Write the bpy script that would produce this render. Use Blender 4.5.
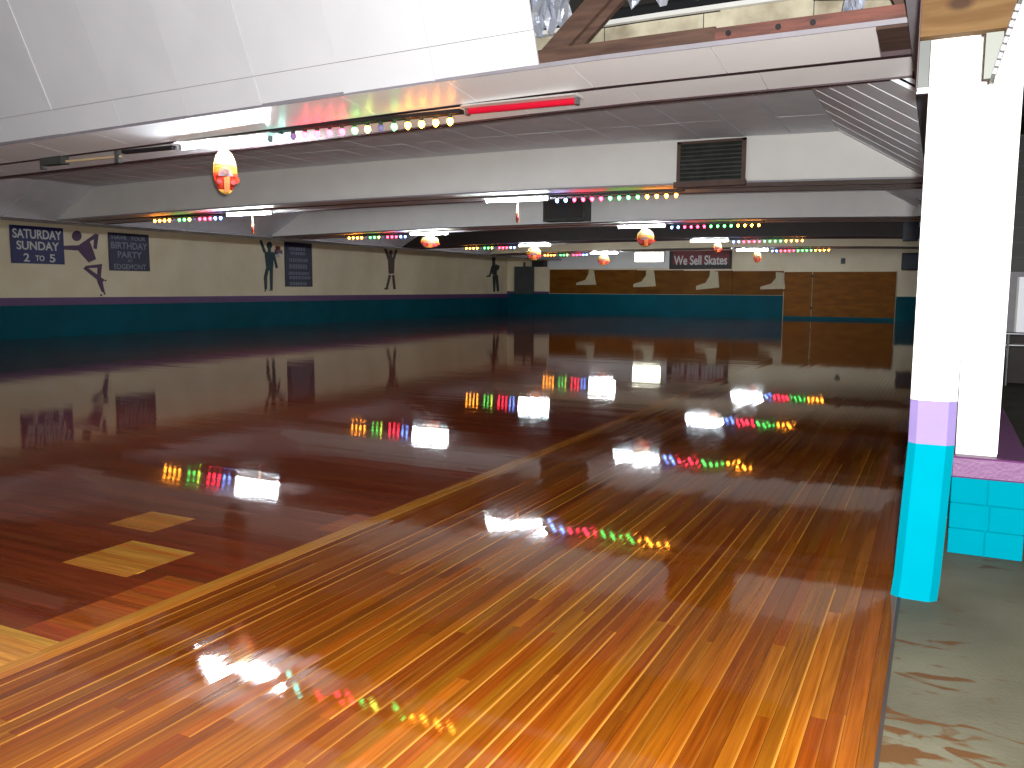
import bpy, bmesh, math, random
import numpy as np
from mathutils import Matrix, Vector
random.seed(7)
for o in list(bpy.data.objects): bpy.data.objects.remove(o)
scene = bpy.context.scene
COL = scene.collection

# ------------------------------------------------------------------ camera
F_PX, PITCH, ROLL, YAW, EYE = 849.4, 0.1127, -0.0054, 0.4642, 1.5
_c, _s = math.cos(YAW), math.sin(YAW)
FW = Vector((-_s*math.cos(PITCH), _c*math.cos(PITCH), -math.sin(PITCH)))
_r = Vector((_c, _s, 0)); _d = FW.cross(_r)
RT = _r*math.cos(ROLL) + _d*math.sin(ROLL); DN = FW.cross(RT)
cam_data = bpy.data.cameras.new('camera')
cam = bpy.data.objects.new('camera', cam_data); COL.objects.link(cam)
cam_data.sensor_width = 36; cam_data.lens = F_PX/1024*36; cam_data.clip_end = 200; cam_data.clip_start = .05
M = Matrix.Identity(4)
for i in range(3):
    M[i][0] = RT[i]; M[i][1] = -DN[i]; M[i][2] = -FW[i]
M[0][3], M[1][3], M[2][3] = 0, 0, EYE
cam.matrix_world = M
scene.camera = cam

def at(px, py, axis, val):
    """point where the photograph's pixel meets the plane axis = val"""
    v = FW + RT*((px-512)/F_PX) + DN*((py-384)/F_PX)
    o = Vector((0, 0, EYE)); t = (val-o[axis])/v[axis]
    return o + v*t
def pix(P):
    q = Vector(P) - Vector((0, 0, EYE)); z = q.dot(FW)
    return 512+F_PX*q.dot(RT)/z, 384+F_PX*q.dot(DN)/z, z

# ------------------------------------------------------------------ world, flash, exposure
w = bpy.data.worlds.new('world'); scene.world = w; w.use_nodes = True
w.node_tree.nodes['Background'].inputs[0].default_value = (.9, .95, 1, 1)
w.node_tree.nodes['Background'].inputs[1].default_value = 0.02
fl = bpy.data.lights.new('camera_flash', 'POINT'); fl.energy = 3200; fl.shadow_soft_size = .03; fl.color = (1, .99, .97)
flo = bpy.data.objects.new('camera_flash', fl); COL.objects.link(flo); flo.location = (.06, 0, 1.56)
TUBE_E = 340.0
BULB_E = 34.0
vs = scene.view_settings
vs.view_transform = 'Standard'; vs.look = 'None'; vs.gamma = 1; vs.use_curve_mapping = False; vs.exposure = 0.15

# ------------------------------------------------------------------ materials
def lin(c):
    return tuple(((x/255)/12.92 if x/255 <= .04045 else ((x/255+.055)/1.055)**2.4) for x in c)
MATS = {}
def mat(name, rgb, rough=.6, noise=.0, nscale=3., bump=0., bscale=40., metal=0., emit=0., coat=0., stretch=(1, 1, 1), rgb2=None, spec=.5):
    if name in MATS: return MATS[name]
    m = bpy.data.materials.new(name); m.use_nodes = True; MATS[name] = m
    nt = m.node_tree; b = nt.nodes['Principled BSDF']
    c = lin(rgb); b.inputs['Base Color'].default_value = (*c, 1)
    b.inputs['Roughness'].default_value = rough; b.inputs['Metallic'].default_value = metal
    b.inputs['Specular IOR Level'].default_value = spec
    b.inputs['Coat Weight'].default_value = coat
    if emit:
        b.inputs['Emission Color'].default_value = (*c, 1); b.inputs['Emission Strength'].default_value = emit
    tc = nt.nodes.new('ShaderNodeTexCoord'); mp = nt.nodes.new('ShaderNodeMapping')
    mp.inputs['Scale'].default_value = stretch
    nt.links.new(tc.outputs['Object'], mp.inputs[0])
    if noise or rgb2:
        n = nt.nodes.new('ShaderNodeTexNoise'); n.inputs['Scale'].default_value = nscale; n.inputs['Detail'].default_value = 6
        nt.links.new(mp.outputs[0], n.inputs['Vector'])
        r = nt.nodes.new('ShaderNodeValToRGB')
        c2 = lin(rgb2) if rgb2 else tuple(x*(1-noise) for x in c)
        r.color_ramp.elements[0].position = .35; r.color_ramp.elements[1].position = .65
        r.color_ramp.elements[0].color = (*c2, 1); r.color_ramp.elements[1].color = (*c, 1)
        nt.links.new(n.outputs['Fac'], r.inputs[0]); nt.links.new(r.outputs[0], b.inputs['Base Color'])
    if bump:
        n2 = nt.nodes.new('ShaderNodeTexNoise'); n2.inputs['Scale'].default_value = bscale; n2.inputs['Detail'].default_value = 4
        nt.links.new(mp.outputs[0], n2.inputs['Vector'])
        bp = nt.nodes.new('ShaderNodeBump'); bp.inputs['Strength'].default_value = bump; bp.inputs['Distance'].default_value = .01
        nt.links.new(n2.outputs['Fac'], bp.inputs['Height']); nt.links.new(bp.outputs[0], b.inputs['Normal'])
    return m

WHITE = mat('white_paint', (226, 226, 222), .55, .05, 2.0, .15, 30)
PANEL = mat('white_ceiling_panel', (228, 232, 238), .7, .04, 1.5, .15, 60)
SOFF = mat('gloss_white_soffit', (246, 246, 246), .4, .03, 1.5, .1, 60)
CEIL = mat('grey_white_ceiling_tile', (228, 234, 240), .7, .08, 2.5, .3, 80)
WALLW = mat('cream_wall_paint', (228, 216, 184), .5, .07, .9, .2, 8, rgb2=(218, 204, 170))
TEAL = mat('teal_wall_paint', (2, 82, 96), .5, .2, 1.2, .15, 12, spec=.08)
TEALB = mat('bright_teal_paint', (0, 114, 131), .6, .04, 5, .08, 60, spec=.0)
PURPLE = mat('purple_paint', (92, 44, 92), .5, .12, 6, .2, 60)
PURPLED = mat('dark_purple_paint', (92, 56, 104), .5, .12, 4)
LILAC = mat('lilac_paint', (118, 105, 150), .6, .05, 8, spec=.0)
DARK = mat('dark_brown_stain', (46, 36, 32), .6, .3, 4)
BLACKM = mat('black_metal', (30, 28, 32), .45, .2, 8)
RAILM = mat('dark_maroon_rail', (62, 40, 46), .5, .25, 6)
WOODOLD = mat('old_brown_timber', (92, 68, 56), .75, .35, 2.5, .3, 30, stretch=(1, 8, 8), rgb2=(66, 46, 38))
WOODRED = mat('reddish_timber', (124, 76, 66), .75, .3, 3, .3, 30, stretch=(1, 8, 8), rgb2=(86, 58, 52))
BOARDB = mat('bare_gypsum_back', (206, 198, 174), .85, .25, 3.5, .4, 20, rgb2=(150, 140, 118))
ROOF = mat('dark_roof_deck', (40, 38, 34), .9, .4, 3)
FOIL = mat('silver_foil', (205, 210, 222), .3, .1, 10, .5, 25, metal=.55)
METAL = mat('galvanised_metal', (165, 168, 172), .35, .2, 12, metal=.9)
GREYM = mat('grey_painted_metal', (150, 148, 156), .5, .1, 6)
GREYD = mat('dark_grey_paint', (70, 74, 72), .5, .2, 4)
PLY = mat('brown_plywood', (140, 86, 22), .5, .3, 1.6, .1, 20, stretch=(1, 1, 4), rgb2=(118, 70, 16), spec=.1)
PLYD = mat('dark_brown_board', (118, 74, 18), .5, .3, 1.2, .1, 20, stretch=(1, 1, 3), rgb2=(98, 58, 12), spec=.1)
CREAM = mat('cream_cutout_paint', (196, 184, 150), .6, .1, 3)
NAVY = mat('navy_sign_paint', (22, 28, 92), .5, .15, 3)
NAVYD = mat('dark_navy_sign_paint', (32, 36, 66), .5, .15, 3)
LETTER = mat('white_sign_lettering', (205, 205, 200), .6)
LETTERG = mat('faded_grey_lettering', (128, 132, 150), .6)
SILP = mat('purple_silhouette', (82, 56, 90), .6, .1, 4)
SILT = mat('dark_teal_silhouette', (16, 56, 64), .6, .1, 4)
SILB = mat('brown_silhouette', (88, 70, 66), .6, .1, 4)
SILG = mat('dark_grey_silhouette', (46, 50, 50), .6, .1, 4)
REDS = mat('dark_red_sign', (120, 24, 30), .5, .2, 3)
REDT = mat('red_tube_sleeve', (205, 22, 52), .3)
GRILLE = mat('dark_green_grille', (52, 56, 52), .5, .4, 9)
BROWNF = mat('brown_frame', (86, 62, 52), .6, .25, 5)
TUBE = mat('lit_tube', (236, 246, 255), .4, emit=TUBE_E)
BOXLIT = mat('lit_sign_diffuser', (250, 250, 225), .4, emit=12)
WINLIT = mat('lit_window', (225, 228, 235), .4, emit=.35)
PAPER = mat('white_paper', (235, 235, 235), .7)
SPKB = mat('dark_blue_speaker', (38, 50, 66), .5, .2, 6)
SOCK = mat('green_socket', (24, 50, 34), .5)
CORD = mat('cream_cord', (214, 190, 150), .6)
BULB = {}
for nm, c, k in (('blue', (110, 150, 255), .8), ('teal', (90, 235, 215), .7), ('red', (255, 40, 70), 1.0), ('green', (70, 215, 90), .55), ('lime', (190, 225, 80), .7), ('orange', (255, 150, 44), 1.2), ('dim', (90, 80, 120), .04)):
    BULB[nm] = mat('bulb_' + nm, c, .3, emit=BULB_E*k)

def tinted(name, rough, coatr, groove=True):
    """varnished wood: colour per board from the 'tint' attribute, grain along the board"""
    m = bpy.data.materials.new(name); m.use_nodes = True; nt = m.node_tree; b = nt.nodes['Principled BSDF']
    A = nt.nodes.new('ShaderNodeAttribute'); A.attribute_name = 'tint'
    U = nt.nodes.new('ShaderNodeUVMap'); U.uv_map = 'board'
    sx = nt.nodes.new('ShaderNodeSeparateXYZ'); nt.links.new(U.outputs[0], sx.inputs[0])
    sc = nt.nodes.new('ShaderNodeMapping'); sc.inputs['Scale'].default_value = (2.2, 1.3, 1)
    nt.links.new(U.outputs[0], sc.inputs[0])
    n = nt.nodes.new('ShaderNodeTexNoise'); n.inputs['Scale'].default_value = 1.6; n.inputs['Detail'].default_value = 5; n.inputs['Distortion'].default_value = .6
    nt.links.new(sc.outputs[0], n.inputs['Vector'])
    rp = nt.nodes.new('ShaderNodeValToRGB'); rp.color_ramp.elements[0].position = .3; rp.color_ramp.elements[1].position = .7
    rp.color_ramp.elements[0].color = (.68, .58, .5, 1); rp.color_ramp.elements[1].color = (1.14, 1.16, 1.16, 1)
    nt.links.new(n.outputs['Fac'], rp.inputs[0])
    mx = nt.nodes.new('ShaderNodeMix'); mx.data_type = 'RGBA'; mx.blend_type = 'MULTIPLY'; mx.inputs['Factor'].default_value = 1
    nt.links.new(A.outputs['Color'], mx.inputs['A']); nt.links.new(rp.outputs[0], mx.inputs['B'])
    # flash highlight painted paler along one edge of some boards (strength kept in alpha)
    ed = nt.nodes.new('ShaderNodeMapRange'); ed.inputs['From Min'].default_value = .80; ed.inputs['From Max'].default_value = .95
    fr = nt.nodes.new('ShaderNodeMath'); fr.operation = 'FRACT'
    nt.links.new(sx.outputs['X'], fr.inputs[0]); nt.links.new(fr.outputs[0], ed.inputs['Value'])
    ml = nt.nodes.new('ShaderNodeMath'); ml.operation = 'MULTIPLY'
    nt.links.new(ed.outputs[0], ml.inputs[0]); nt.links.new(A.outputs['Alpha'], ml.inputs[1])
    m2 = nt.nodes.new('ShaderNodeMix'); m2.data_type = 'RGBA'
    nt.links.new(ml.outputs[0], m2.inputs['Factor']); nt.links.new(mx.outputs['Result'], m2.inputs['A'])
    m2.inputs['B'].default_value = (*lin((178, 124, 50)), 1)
    nt.links.new(m2.outputs['Result'], b.inputs['Base Color'])
    b.inputs['Roughness'].default_value = rough
    b.inputs['Specular IOR Level'].default_value = .0
    b.inputs['Coat Weight'].default_value = 1; b.inputs['Coat Roughness'].default_value = coatr; b.inputs['Coat IOR'].default_value = 1.4
    tc = nt.nodes.new('ShaderNodeTexCoord')
    n3 = nt.nodes.new('ShaderNodeTexNoise'); n3.inputs['Scale'].default_value = 5; n3.inputs['Detail'].default_value = 2
    nt.links.new(U.outputs[0], n3.inputs['Vector'])
    bp = nt.nodes.new('ShaderNodeBump'); bp.inputs['Strength'].default_value = .06; bp.inputs['Distance'].default_value = .002
    nt.links.new(n3.outputs['Fac'], bp.inputs['Height']); nt.links.new(bp.outputs[0], b.inputs['Coat Normal'])
    return m
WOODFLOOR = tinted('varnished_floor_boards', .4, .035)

def concrete():
    m = mat('stained_concrete', (86, 83, 68), .65, .25, 1.3, .2, 60, rgb2=(68, 65, 52), spec=.2)
    nt = m.node_tree; b = nt.nodes['Principled BSDF']
    tc = nt.nodes.new('ShaderNodeTexCoord'); mp = nt.nodes.new('ShaderNodeMapping'); mp.inputs['Scale'].default_value = (1.0, 2.6, 1)
    nt.links.new(tc.outputs['Object'], mp.inputs[0])
    n = nt.nodes.new('ShaderNodeTexNoise'); n.inputs['Scale'].default_value = 4.2; n.inputs['Detail'].default_value = 8; n.inputs['Distortion'].default_value = .7
    nt.links.new(mp.outputs[0], n.inputs['Vector'])
    # worn paint: patches that thin out with distance along the walkway
    sp = nt.nodes.new('ShaderNodeSeparateXYZ'); nt.links.new(tc.outputs['Object'], sp.inputs[0])
    mr = nt.nodes.new('ShaderNodeMapRange'); mr.inputs['From Min'].default_value = 2.6; mr.inputs['From Max'].default_value = 3.9
    mr.inputs['To Min'].default_value = .0; mr.inputs['To Max'].default_value = .16
    nt.links.new(sp.outputs['Y'], mr.inputs['Value'])
    sb = nt.nodes.new('ShaderNodeMath'); sb.operation = 'SUBTRACT'
    nt.links.new(n.outputs['Fac'], sb.inputs[0]); nt.links.new(mr.outputs[0], sb.inputs[1])
    r = nt.nodes.new('ShaderNodeValToRGB'); r.color_ramp.elements[0].position = .46; r.color_ramp.elements[1].position = .52
    r.color_ramp.elements[0].color = (0, 0, 0, 1); r.color_ramp.elements[1].color = (1, 1, 1, 1)
    nt.links.new(sb.outputs[0], r.inputs[0])
    mx = nt.nodes.new('ShaderNodeMix'); mx.data_type = 'RGBA'
    src = b.inputs['Base Color'].links[0].from_socket
    nt.links.new(r.outputs[0], mx.inputs['Factor']); nt.links.new(src, mx.inputs['A']); mx.inputs['B'].default_value = (*lin((70, 45, 20)), 1)
    nt.links.new(mx.outputs['Result'], b.inputs['Base Color'])
    return m
CONC = concrete()

def knotty():
    m = mat('knotty_pine', (92, 71, 45), .75, .2, 2.0, .2, 40, stretch=(1.5, 6, 14), rgb2=(78, 57, 34), spec=.1)
    nt = m.node_tree; b = nt.nodes['Principled BSDF']; src = b.inputs['Base Color'].links[0].from_socket
    tc = nt.nodes.new('ShaderNodeTexCoord'); cur = src
    for (kx, kz, rx, rz) in ((.01, 2.755, .062, .034), (.10, 2.825, .10, .022), (.215, 2.80, .04, .03)):
        mp = nt.nodes.new('ShaderNodeMapping'); mp.inputs['Location'].default_value = (-kx/rx, 0, -kz/rz); mp.inputs['Scale'].default_value = (1/rx, 0, 1/rz)
        nt.links.new(tc.outputs['Object'], mp.inputs[0])
        ln = nt.nodes.new('ShaderNodeVectorMath'); ln.operation = 'LENGTH'; nt.links.new(mp.outputs[0], ln.inputs[0])
        r = nt.nodes.new('ShaderNodeMapRange'); r.inputs['From Min'].default_value = .5; r.inputs['From Max'].default_value = 1.1
        r.inputs['To Min'].default_value = .85; r.inputs['To Max'].default_value = 0
        nt.links.new(ln.outputs['Value'], r.inputs['Value'])
        mx = nt.nodes.new('ShaderNodeMix'); mx.data_type = 'RGBA'; nt.links.new(r.outputs[0], mx.inputs['Factor'])
        nt.links.new(cur, mx.inputs['A']); mx.inputs['B'].default_value = (*lin((46, 32, 26)), 1); cur = mx.outputs['Result']
    nt.links.new(cur, b.inputs['Base Color'])
    return m
PINE = knotty()

# ------------------------------------------------------------------ mesh helpers
class MB:
    def __init__(s): s.v = []; s.f = []
    def add(s, vs, fs):
        n = len(s.v); s.v += [tuple(p) for p in vs]; s.f += [tuple(i+n for i in q) for q in fs]; return s
    def box(s, x0, x1, y0, y1, z0, z1):
        return s.add([(x0,y0,z0),(x1,y0,z0),(x1,y1,z0),(x0,y1,z0),(x0,y0,z1),(x1,y0,z1),(x1,y1,z1),(x0,y1,z1)],
                     [(0,3,2,1),(4,5,6,7),(0,1,5,4),(1,2,6,5),(2,3,7,6),(3,0,4,7)])
    def prism(s, pts, vec):
        """polygon pts (3D) pushed along vec"""
        n = len(pts); vec = Vector(vec)
        a = [Vector(p) for p in pts]
        nor = Vector((0, 0, 0))
        for i in range(n): nor += a[i].cross(a[(i+1) % n])
        if nor.dot(vec) > 0: a = a[::-1]
        b = [p+vec for p in a]
        return s.add(a+b, [tuple(range(n)), tuple(range(2*n-1, n-1, -1))] + [(i, i+n, (i+1) % n+n, (i+1) % n) for i in range(n)])
    def tube(s, p, q, r, seg=10, r2=None):
        p, q = Vector(p), Vector(q); d = (q-p).normalized(); u = d.orthogonal().normalized(); w_ = d.cross(u); r2 = r if r2 is None else r2
        vs = [p+(u*math.cos(2*math.pi*i/seg)+w_*math.sin(2*math.pi*i/seg))*r for i in range(seg)]
        vs += [q+(u*math.cos(2*math.pi*i/seg)+w_*math.sin(2*math.pi*i/seg))*r2 for i in range(seg)]
        return s.add(vs, [tuple(range(seg-1, -1, -1)), tuple(range(seg, 2*seg))] + [(i, (i+1) % seg, (i+1) % seg+seg, i+seg) for i in range(seg)])
    def lathe(s, prof, c, seg=12):
        """prof: list of (r, z) about a vertical axis through c"""
        vs = []; k = len(prof)
        for r, z in prof:
            for i in range(seg):
                a = 2*math.pi*i/seg; vs.append((c[0]+r*math.cos(a), c[1]+r*math.sin(a), c[2]+z))
        fs = [(j*seg+i, j*seg+(i+1) % seg, (j+1)*seg+(i+1) % seg, (j+1)*seg+i) for j in range(k-1) for i in range(seg)]
        fs += [tuple(range(seg-1, -1, -1)), tuple(range((k-1)*seg, k*seg))]
        return s.add(vs, fs)
    def build(s, name, material, parent=None, smooth=False, bevel=0):
        me = bpy.data.meshes.new(name); me.from_pydata(s.v, [], s.f); me.update()
        me.materials.append(material)
        if smooth: me.polygons.foreach_set('use_smooth', [True]*len(me.polygons))
        o = bpy.data.objects.new(name, me); COL.objects.link(o)
        if parent: o.parent = parent
        if bevel:
            b = o.modifiers.new('bevel', 'BEVEL'); b.width = bevel; b.segments = 1
        return o
def tag(o, label=None, cat=None, group=None, kind=None):
    if label: o['label'] = label
    if cat: o['category'] = cat
    if group: o['group'] = group
    if kind: o['kind'] = kind
    return o
def empty(name, loc=(0, 0, 0)):
    o = bpy.data.objects.new(name, None); COL.objects.link(o); o.empty_display_size = .1
    return o      # parts are modelled in world coordinates, so the root stays at the origin unless moved
def rooted(name, loc):
    o = bpy.data.objects.new(name, None); COL.objects.link(o); o.location = loc; o.empty_display_size = .1
    return o

# ------------------------------------------------------------------ layout (metres)
XW, XK, XS = -23.06, -.10, -3.25         # left wall, walkway kerb, edge of the long boards
YB0, DYB, HB = 7.12, 7.55, .675          # beam rows
YF = 45.4                                # far wall
ZB, ZC = 3.24, 3.95                      # beam soffit, ceiling
FL, FR = -18.2, -1.5                     # folds where the ceiling slopes down
XR = -.28                                # foot of right slope
ZB0, YC0 = 3.29, 7.28                    # the first beam hangs a little higher
def camber(x, first=False):
    """the old beams sag away from their middle"""
    if first: return -.02*max(0, min(-3-x, 10))
    return -.0020*(x+7.7)**2 if x > -7.7 else -.0010*(x+7.7)**2
def sag(o, first=False):
    bm = bmesh.new(); bm.from_mesh(o.data)
    xs = [v.co.x for v in bm.verts]; lo, hi = min(xs), max(xs); x = lo+1.2
    while x < hi-.3 and hi-lo > 1.8:
        bmesh.ops.bisect_plane(bm, geom=bm.verts[:]+bm.edges[:]+bm.faces[:], plane_co=(x, 0, 0), plane_no=(1, 0, 0)); x += 1.2
    for v in bm.verts: v.co.z += camber(v.co.x, first)
    bm.to_mesh(o.data); bm.free(); o.data.update()
def sag_tree(root, first=False):
    for o in [root]+list(root.children_recursive):
        if o.type == 'MESH': sag(o, first)

# ------------------------------------------------------------------ floor
floor = MB().box(XW-.2, XK, -4, YF+.2, -.15, -.014).build('floor', DARK)
tag(floor, 'glossy varnished wooden skating rink floor', kind='structure')
W = .0573
def jit(c, a): return tuple(max(0, min(1, x*random.uniform(1-a, 1+a))) for x in c)
LIGHTB = [lin(c) for c in ((114, 62, 9), (118, 66, 11), (109, 57, 8), (102, 50, 7), (123, 71, 13), (106, 54, 8), (96, 45, 6), (112, 62, 9))]
DARKB = [lin(c) for c in ((97, 41, 17), (100, 43, 18), (93, 39, 16), (103, 45, 19), (90, 37, 15))]
PALE = [lin(c) for c in ((162, 108, 42), (154, 98, 35), (168, 115, 48))]
EDGEB = [lin(c) for c in ((134, 66, 24), (126, 58, 22))]
boards = []    # (x0,x1,y0,y1,axis,colour,edge,tilt)
x = XK; row = 0
while x > XS+.01:
    x0 = max(x-W, XS)
    y = -3.5+random.uniform(-1.5, 0)
    while y < YF:
        L = random.uniform(1.4, 4.2); y1 = min(y+L, YF)
        c = jit(random.choice(LIGHTB), .12)
        if row > 52: c = jit(PALE[1], .1)
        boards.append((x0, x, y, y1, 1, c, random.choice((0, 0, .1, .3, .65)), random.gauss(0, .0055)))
        y = y1
    x = x0; row += 1
patches = [(-4.20, -3.69, 2.90, 3.37, PALE), (-4.64, -4.24, 3.57, 3.92, PALE), (-4.4, XS, 1.93, 2.24, PALE), (-3.52, XS, 2.24, 3.05, EDGEB), (-3.40, XS, 4.05, 4.45, EDGEB)]
y = -3.5
while y < YF-.01:
    y1 = min(y+W, YF); ym = (y+y1)/2
    cuts = [(a, b, pc) for (a, b, c0, c1, pc) in patches if c0 <= ym <= c1]
    xx = XW+random.uniform(-1.5, 0); segs = []
    while xx < XS:
        x1 = min(xx+random.uniform(.9, 2.8), XS); segs.append((max(xx, XW), x1, None)); xx = x1
    for a, b, pc in cuts:
        ns = []
        for s0, s1, p in segs:
            if s1 <= a or s0 >= b or p: ns.append((s0, s1, p)); continue
            if s0 < a: ns.append((s0, a, None))
            if s1 > b: ns.append((b, s1, None))
        ns.append((a, b, pc)); segs = ns
    for s0, s1, p in segs:
        if s1-s0 < .01: continue
        c = jit(random.choice(p or DARKB), .1)
        boards.append((s0, s1, y, y1, 0, c, 0, random.gauss(0, .0022)))
    y = y1
def score(b):
    xm = (b[0]+b[1])/2; best = 0; ax = b[4]
    lo, hi = (b[2], b[3]) if ax else (b[0], b[1])
    tot = 0; n = 6
    for k in range(n):
        t = lo+(hi-lo)*(k+.5)/n
        P = (xm, t, 0) if ax else (t, (b[2]+b[3])/2, 0)
        u, v_, z = pix(P)
        if z > .3 and 0 <= u < 1024 and 0 <= v_ < 768: tot += (hi-lo)/n*W/z**3
    return tot
sc = [score(b) for b in boards]
near = set(sorted(range(len(boards)), key=lambda i: -sc[i])[:300])
G = .0007
def board_geo(b):
    x0, x1, y0, y1, ax, c, e, tilt = b
    x0 += G; x1 -= G; y0 += G; y1 -= G
    if ax:
        h = (x1-x0)/2*tilt; zt = [-h, h, h, -h]
    else:
        h = (y1-y0)/2*tilt; zt = [-h, -h, h, h]
    xy = [(x0, y0), (x1, y0), (x1, y1), (x0, y1)]
    vs = [(p[0], p[1], -.014) for p in xy]+[(p[0], p[1], z) for p, z in zip(xy, zt)]
    fs = [(4,5,6,7), (0,1,5,4), (1,2,6,5), (2,3,7,6), (3,0,4,7)]
    o = random.uniform(0, 90); k = random.randint(0, 40)
    L = (y1-y0) if ax else (x1-x0)
    uvc = {4: (0, 0), 5: (1, 0), 6: (1, L), 7: (0, L)} if ax else {4: (0, 0), 5: (0, L), 6: (1, L), 7: (1, 0)}
    uv = []
    for f in fs:
        for i in f:
            j = i if i >= 4 else i+4
            u, v_ = uvc[j]; uv.append((k+.002+u*.996, v_+o))
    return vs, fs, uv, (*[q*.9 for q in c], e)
def board_mesh(name, lst):
    V, Fc, UV, CO = [], [], [], []
    for b in lst:
        vs, fs, uv, c = board_geo(b); n = len(V); V += vs; Fc += [tuple(i+n for i in f) for f in fs]; UV += uv; CO += [c]*8
    me = bpy.data.meshes.new(name); me.from_pydata(V, [], Fc); me.update()
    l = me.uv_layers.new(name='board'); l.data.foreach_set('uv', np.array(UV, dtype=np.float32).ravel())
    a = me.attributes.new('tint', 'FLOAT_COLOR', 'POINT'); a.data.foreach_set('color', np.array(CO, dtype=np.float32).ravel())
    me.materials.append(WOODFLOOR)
    return me
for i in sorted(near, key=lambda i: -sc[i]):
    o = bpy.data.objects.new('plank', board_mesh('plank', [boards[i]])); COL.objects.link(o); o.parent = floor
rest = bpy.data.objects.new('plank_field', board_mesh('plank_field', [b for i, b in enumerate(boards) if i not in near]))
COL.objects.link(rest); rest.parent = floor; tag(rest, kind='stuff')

walk = MB().box(XK+.004, 7, -4, YF+.2, -.15, 0).build('floor_walkway', CONC); tag(walk, 'stained grey concrete walkway with worn brown patches', kind='structure')
kerb = MB().box(XK-.006, XK+.008, -4, YF, -.1, .004).build('trim_1', DARK); tag(kerb, 'dark edging strip between the wood floor and the concrete', kind='structure')

# ------------------------------------------------------------------ walls
wl = MB().box(XW-.2, XW, -4, YF+.2, 0, 3.6).build('wall_left', WALLW); tag(wl, 'long cream painted wall behind the painted signs', kind='structure')
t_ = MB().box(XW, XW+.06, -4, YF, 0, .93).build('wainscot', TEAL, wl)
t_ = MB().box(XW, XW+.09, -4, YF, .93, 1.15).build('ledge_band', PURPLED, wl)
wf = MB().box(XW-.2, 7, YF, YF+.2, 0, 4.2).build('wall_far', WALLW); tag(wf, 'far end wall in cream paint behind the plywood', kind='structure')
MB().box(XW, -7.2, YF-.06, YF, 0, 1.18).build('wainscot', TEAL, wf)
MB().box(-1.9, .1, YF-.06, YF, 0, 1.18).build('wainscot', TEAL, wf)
MB().box(XW, -20.35, YF-.09, YF, 1.18, 1.3).build('ledge_band', PURPLED, wf)
bx_ = -20.3
while bx_ < -7.3:
    b1 = min(bx_+2.63, -7.2)
    MB().box(bx_+.008, b1-.008, YF-.07, YF, 1.2, 2.56-(bx_+20.3)*.012).build('brown_board', PLYD, wf); bx_ = b1
MB().box(-20.4, -13.1, YF-.05, YF, 2.62, 3.66).build('white_board', WHITE, wf)
# double plywood doors
dr = empty('door_1'); tag(dr, 'pair of plain plywood doors in the far wall', kind='structure')
MB().box(-7.16, -5.82, YF-.09, YF-.02, .14, 2.38).build('door_leaf', PLY, dr)
MB().box(-5.78, -1.95, YF-.09, YF-.02, .14, 2.38).build('door_leaf', PLY, dr)
MB().box(-7.16, -1.95, YF-.08, YF-.01, 0, .14).build('kick_strip', TEAL, dr)
for z in (.5, 2.1): MB().box(-5.84, -5.76, YF-.10, YF-.085, z, z+.12).build('hinge', BLACKM, dr)
# grey cupboard by the corner
gd = empty('door_2'); tag(gd, 'dark grey narrow door beside the corner of the long wall', kind='structure')
MB().box(-22.55, -21.3, YF-.14, YF-.02, 1.15, 2.75).build('door_leaf', GREYD, gd)
MB().box(-22.55, -21.3, YF-.14, YF-.02, 0, 1.13).build('lower_panel', TEAL, gd)
MB().box(-21.98, -21.86, YF-.12, YF-.03, 2.75, 3.0).build('door_closer', GREYD, gd)

# behind the camera and the side room
wb = MB().box(XW-.2, 7, -4.2, -4, 0, 6).build('wall_back', DARK); tag(wb, kind='structure')
wr = MB().box(6.8, 7, -4, YF, 0, 4.7).build('wall_right', DARK); tag(wr, kind='structure')

# ------------------------------------------------------------------ ceiling
cl = MB().box(FL, FR, YC0+HB, YF+.2, ZC+.02, ZC+.06).build('ceiling', GREYM); tag(cl, 'flat grey white tiled ceiling between the beams', kind='structure')
XE = -19.6
lslope = [(FL, ZC+.02), (XE, ZB+.02), (XE, ZB+.08), (FL, ZC+.08)]
MB().prism([(a, YC0+HB, b) for a, b in ((XE, ZB+.01), (XW, 3.505), (XW, 3.565), (XE, ZB+.07))], (0, YF-YC0-HB, 0)).build('side_soffit', CEIL, cl)
MB().box(XE-.03, XE+.03, YC0+HB, YF, ZB-.02, ZB+.04).build('side_rail', GREYM, cl)
MB().prism([(a, YC0+HB, b) for a, b in lslope], (0, YF-YB0-HB, 0)).build('left_slope', CEIL, cl)
rsl = [(FR, ZC+.04), (XR, ZB+.03), (XR, ZB+.09), (FR, ZC+.10)]
MB().prism([(a, YC0+HB, b) for a, b in rsl], (0, YF-YB0-HB, 0)).build('right_slope', CEIL, cl)
random.seed(11)
px_ = FR
while px_ > FL+.1:
    x0 = max(px_-.69, FL); yy = YC0+HB+.01
    off = random.choice((0, .75))
    ys = [yy, yy+1.53, yy+3.06, yy+4.59, YB0+DYB-HB-.002]
    for a, b in zip(ys[:-1], ys[1:]):
        dz = random.uniform(-.003, .003); g = .009
        MB().add([(x0+g, a+g, ZC+dz), (px_-g, a+g, ZC+random.uniform(-.003, .003)), (px_-g, b-g, ZC-dz), (x0+g, b-g, ZC+random.uniform(-.002, .002)),
                  (x0+g, a+g, ZC+.02), (px_-g, a+g, ZC+.02), (px_-g, b-g, ZC+.02), (x0+g, b-g, ZC+.02)],
                 [(0,3,2,1),(4,5,6,7),(0,1,5,4),(1,2,6,5),(2,3,7,6),(3,0,4,7)]).build('ceiling_tile', CEIL, cl)
    px_ = x0
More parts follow.
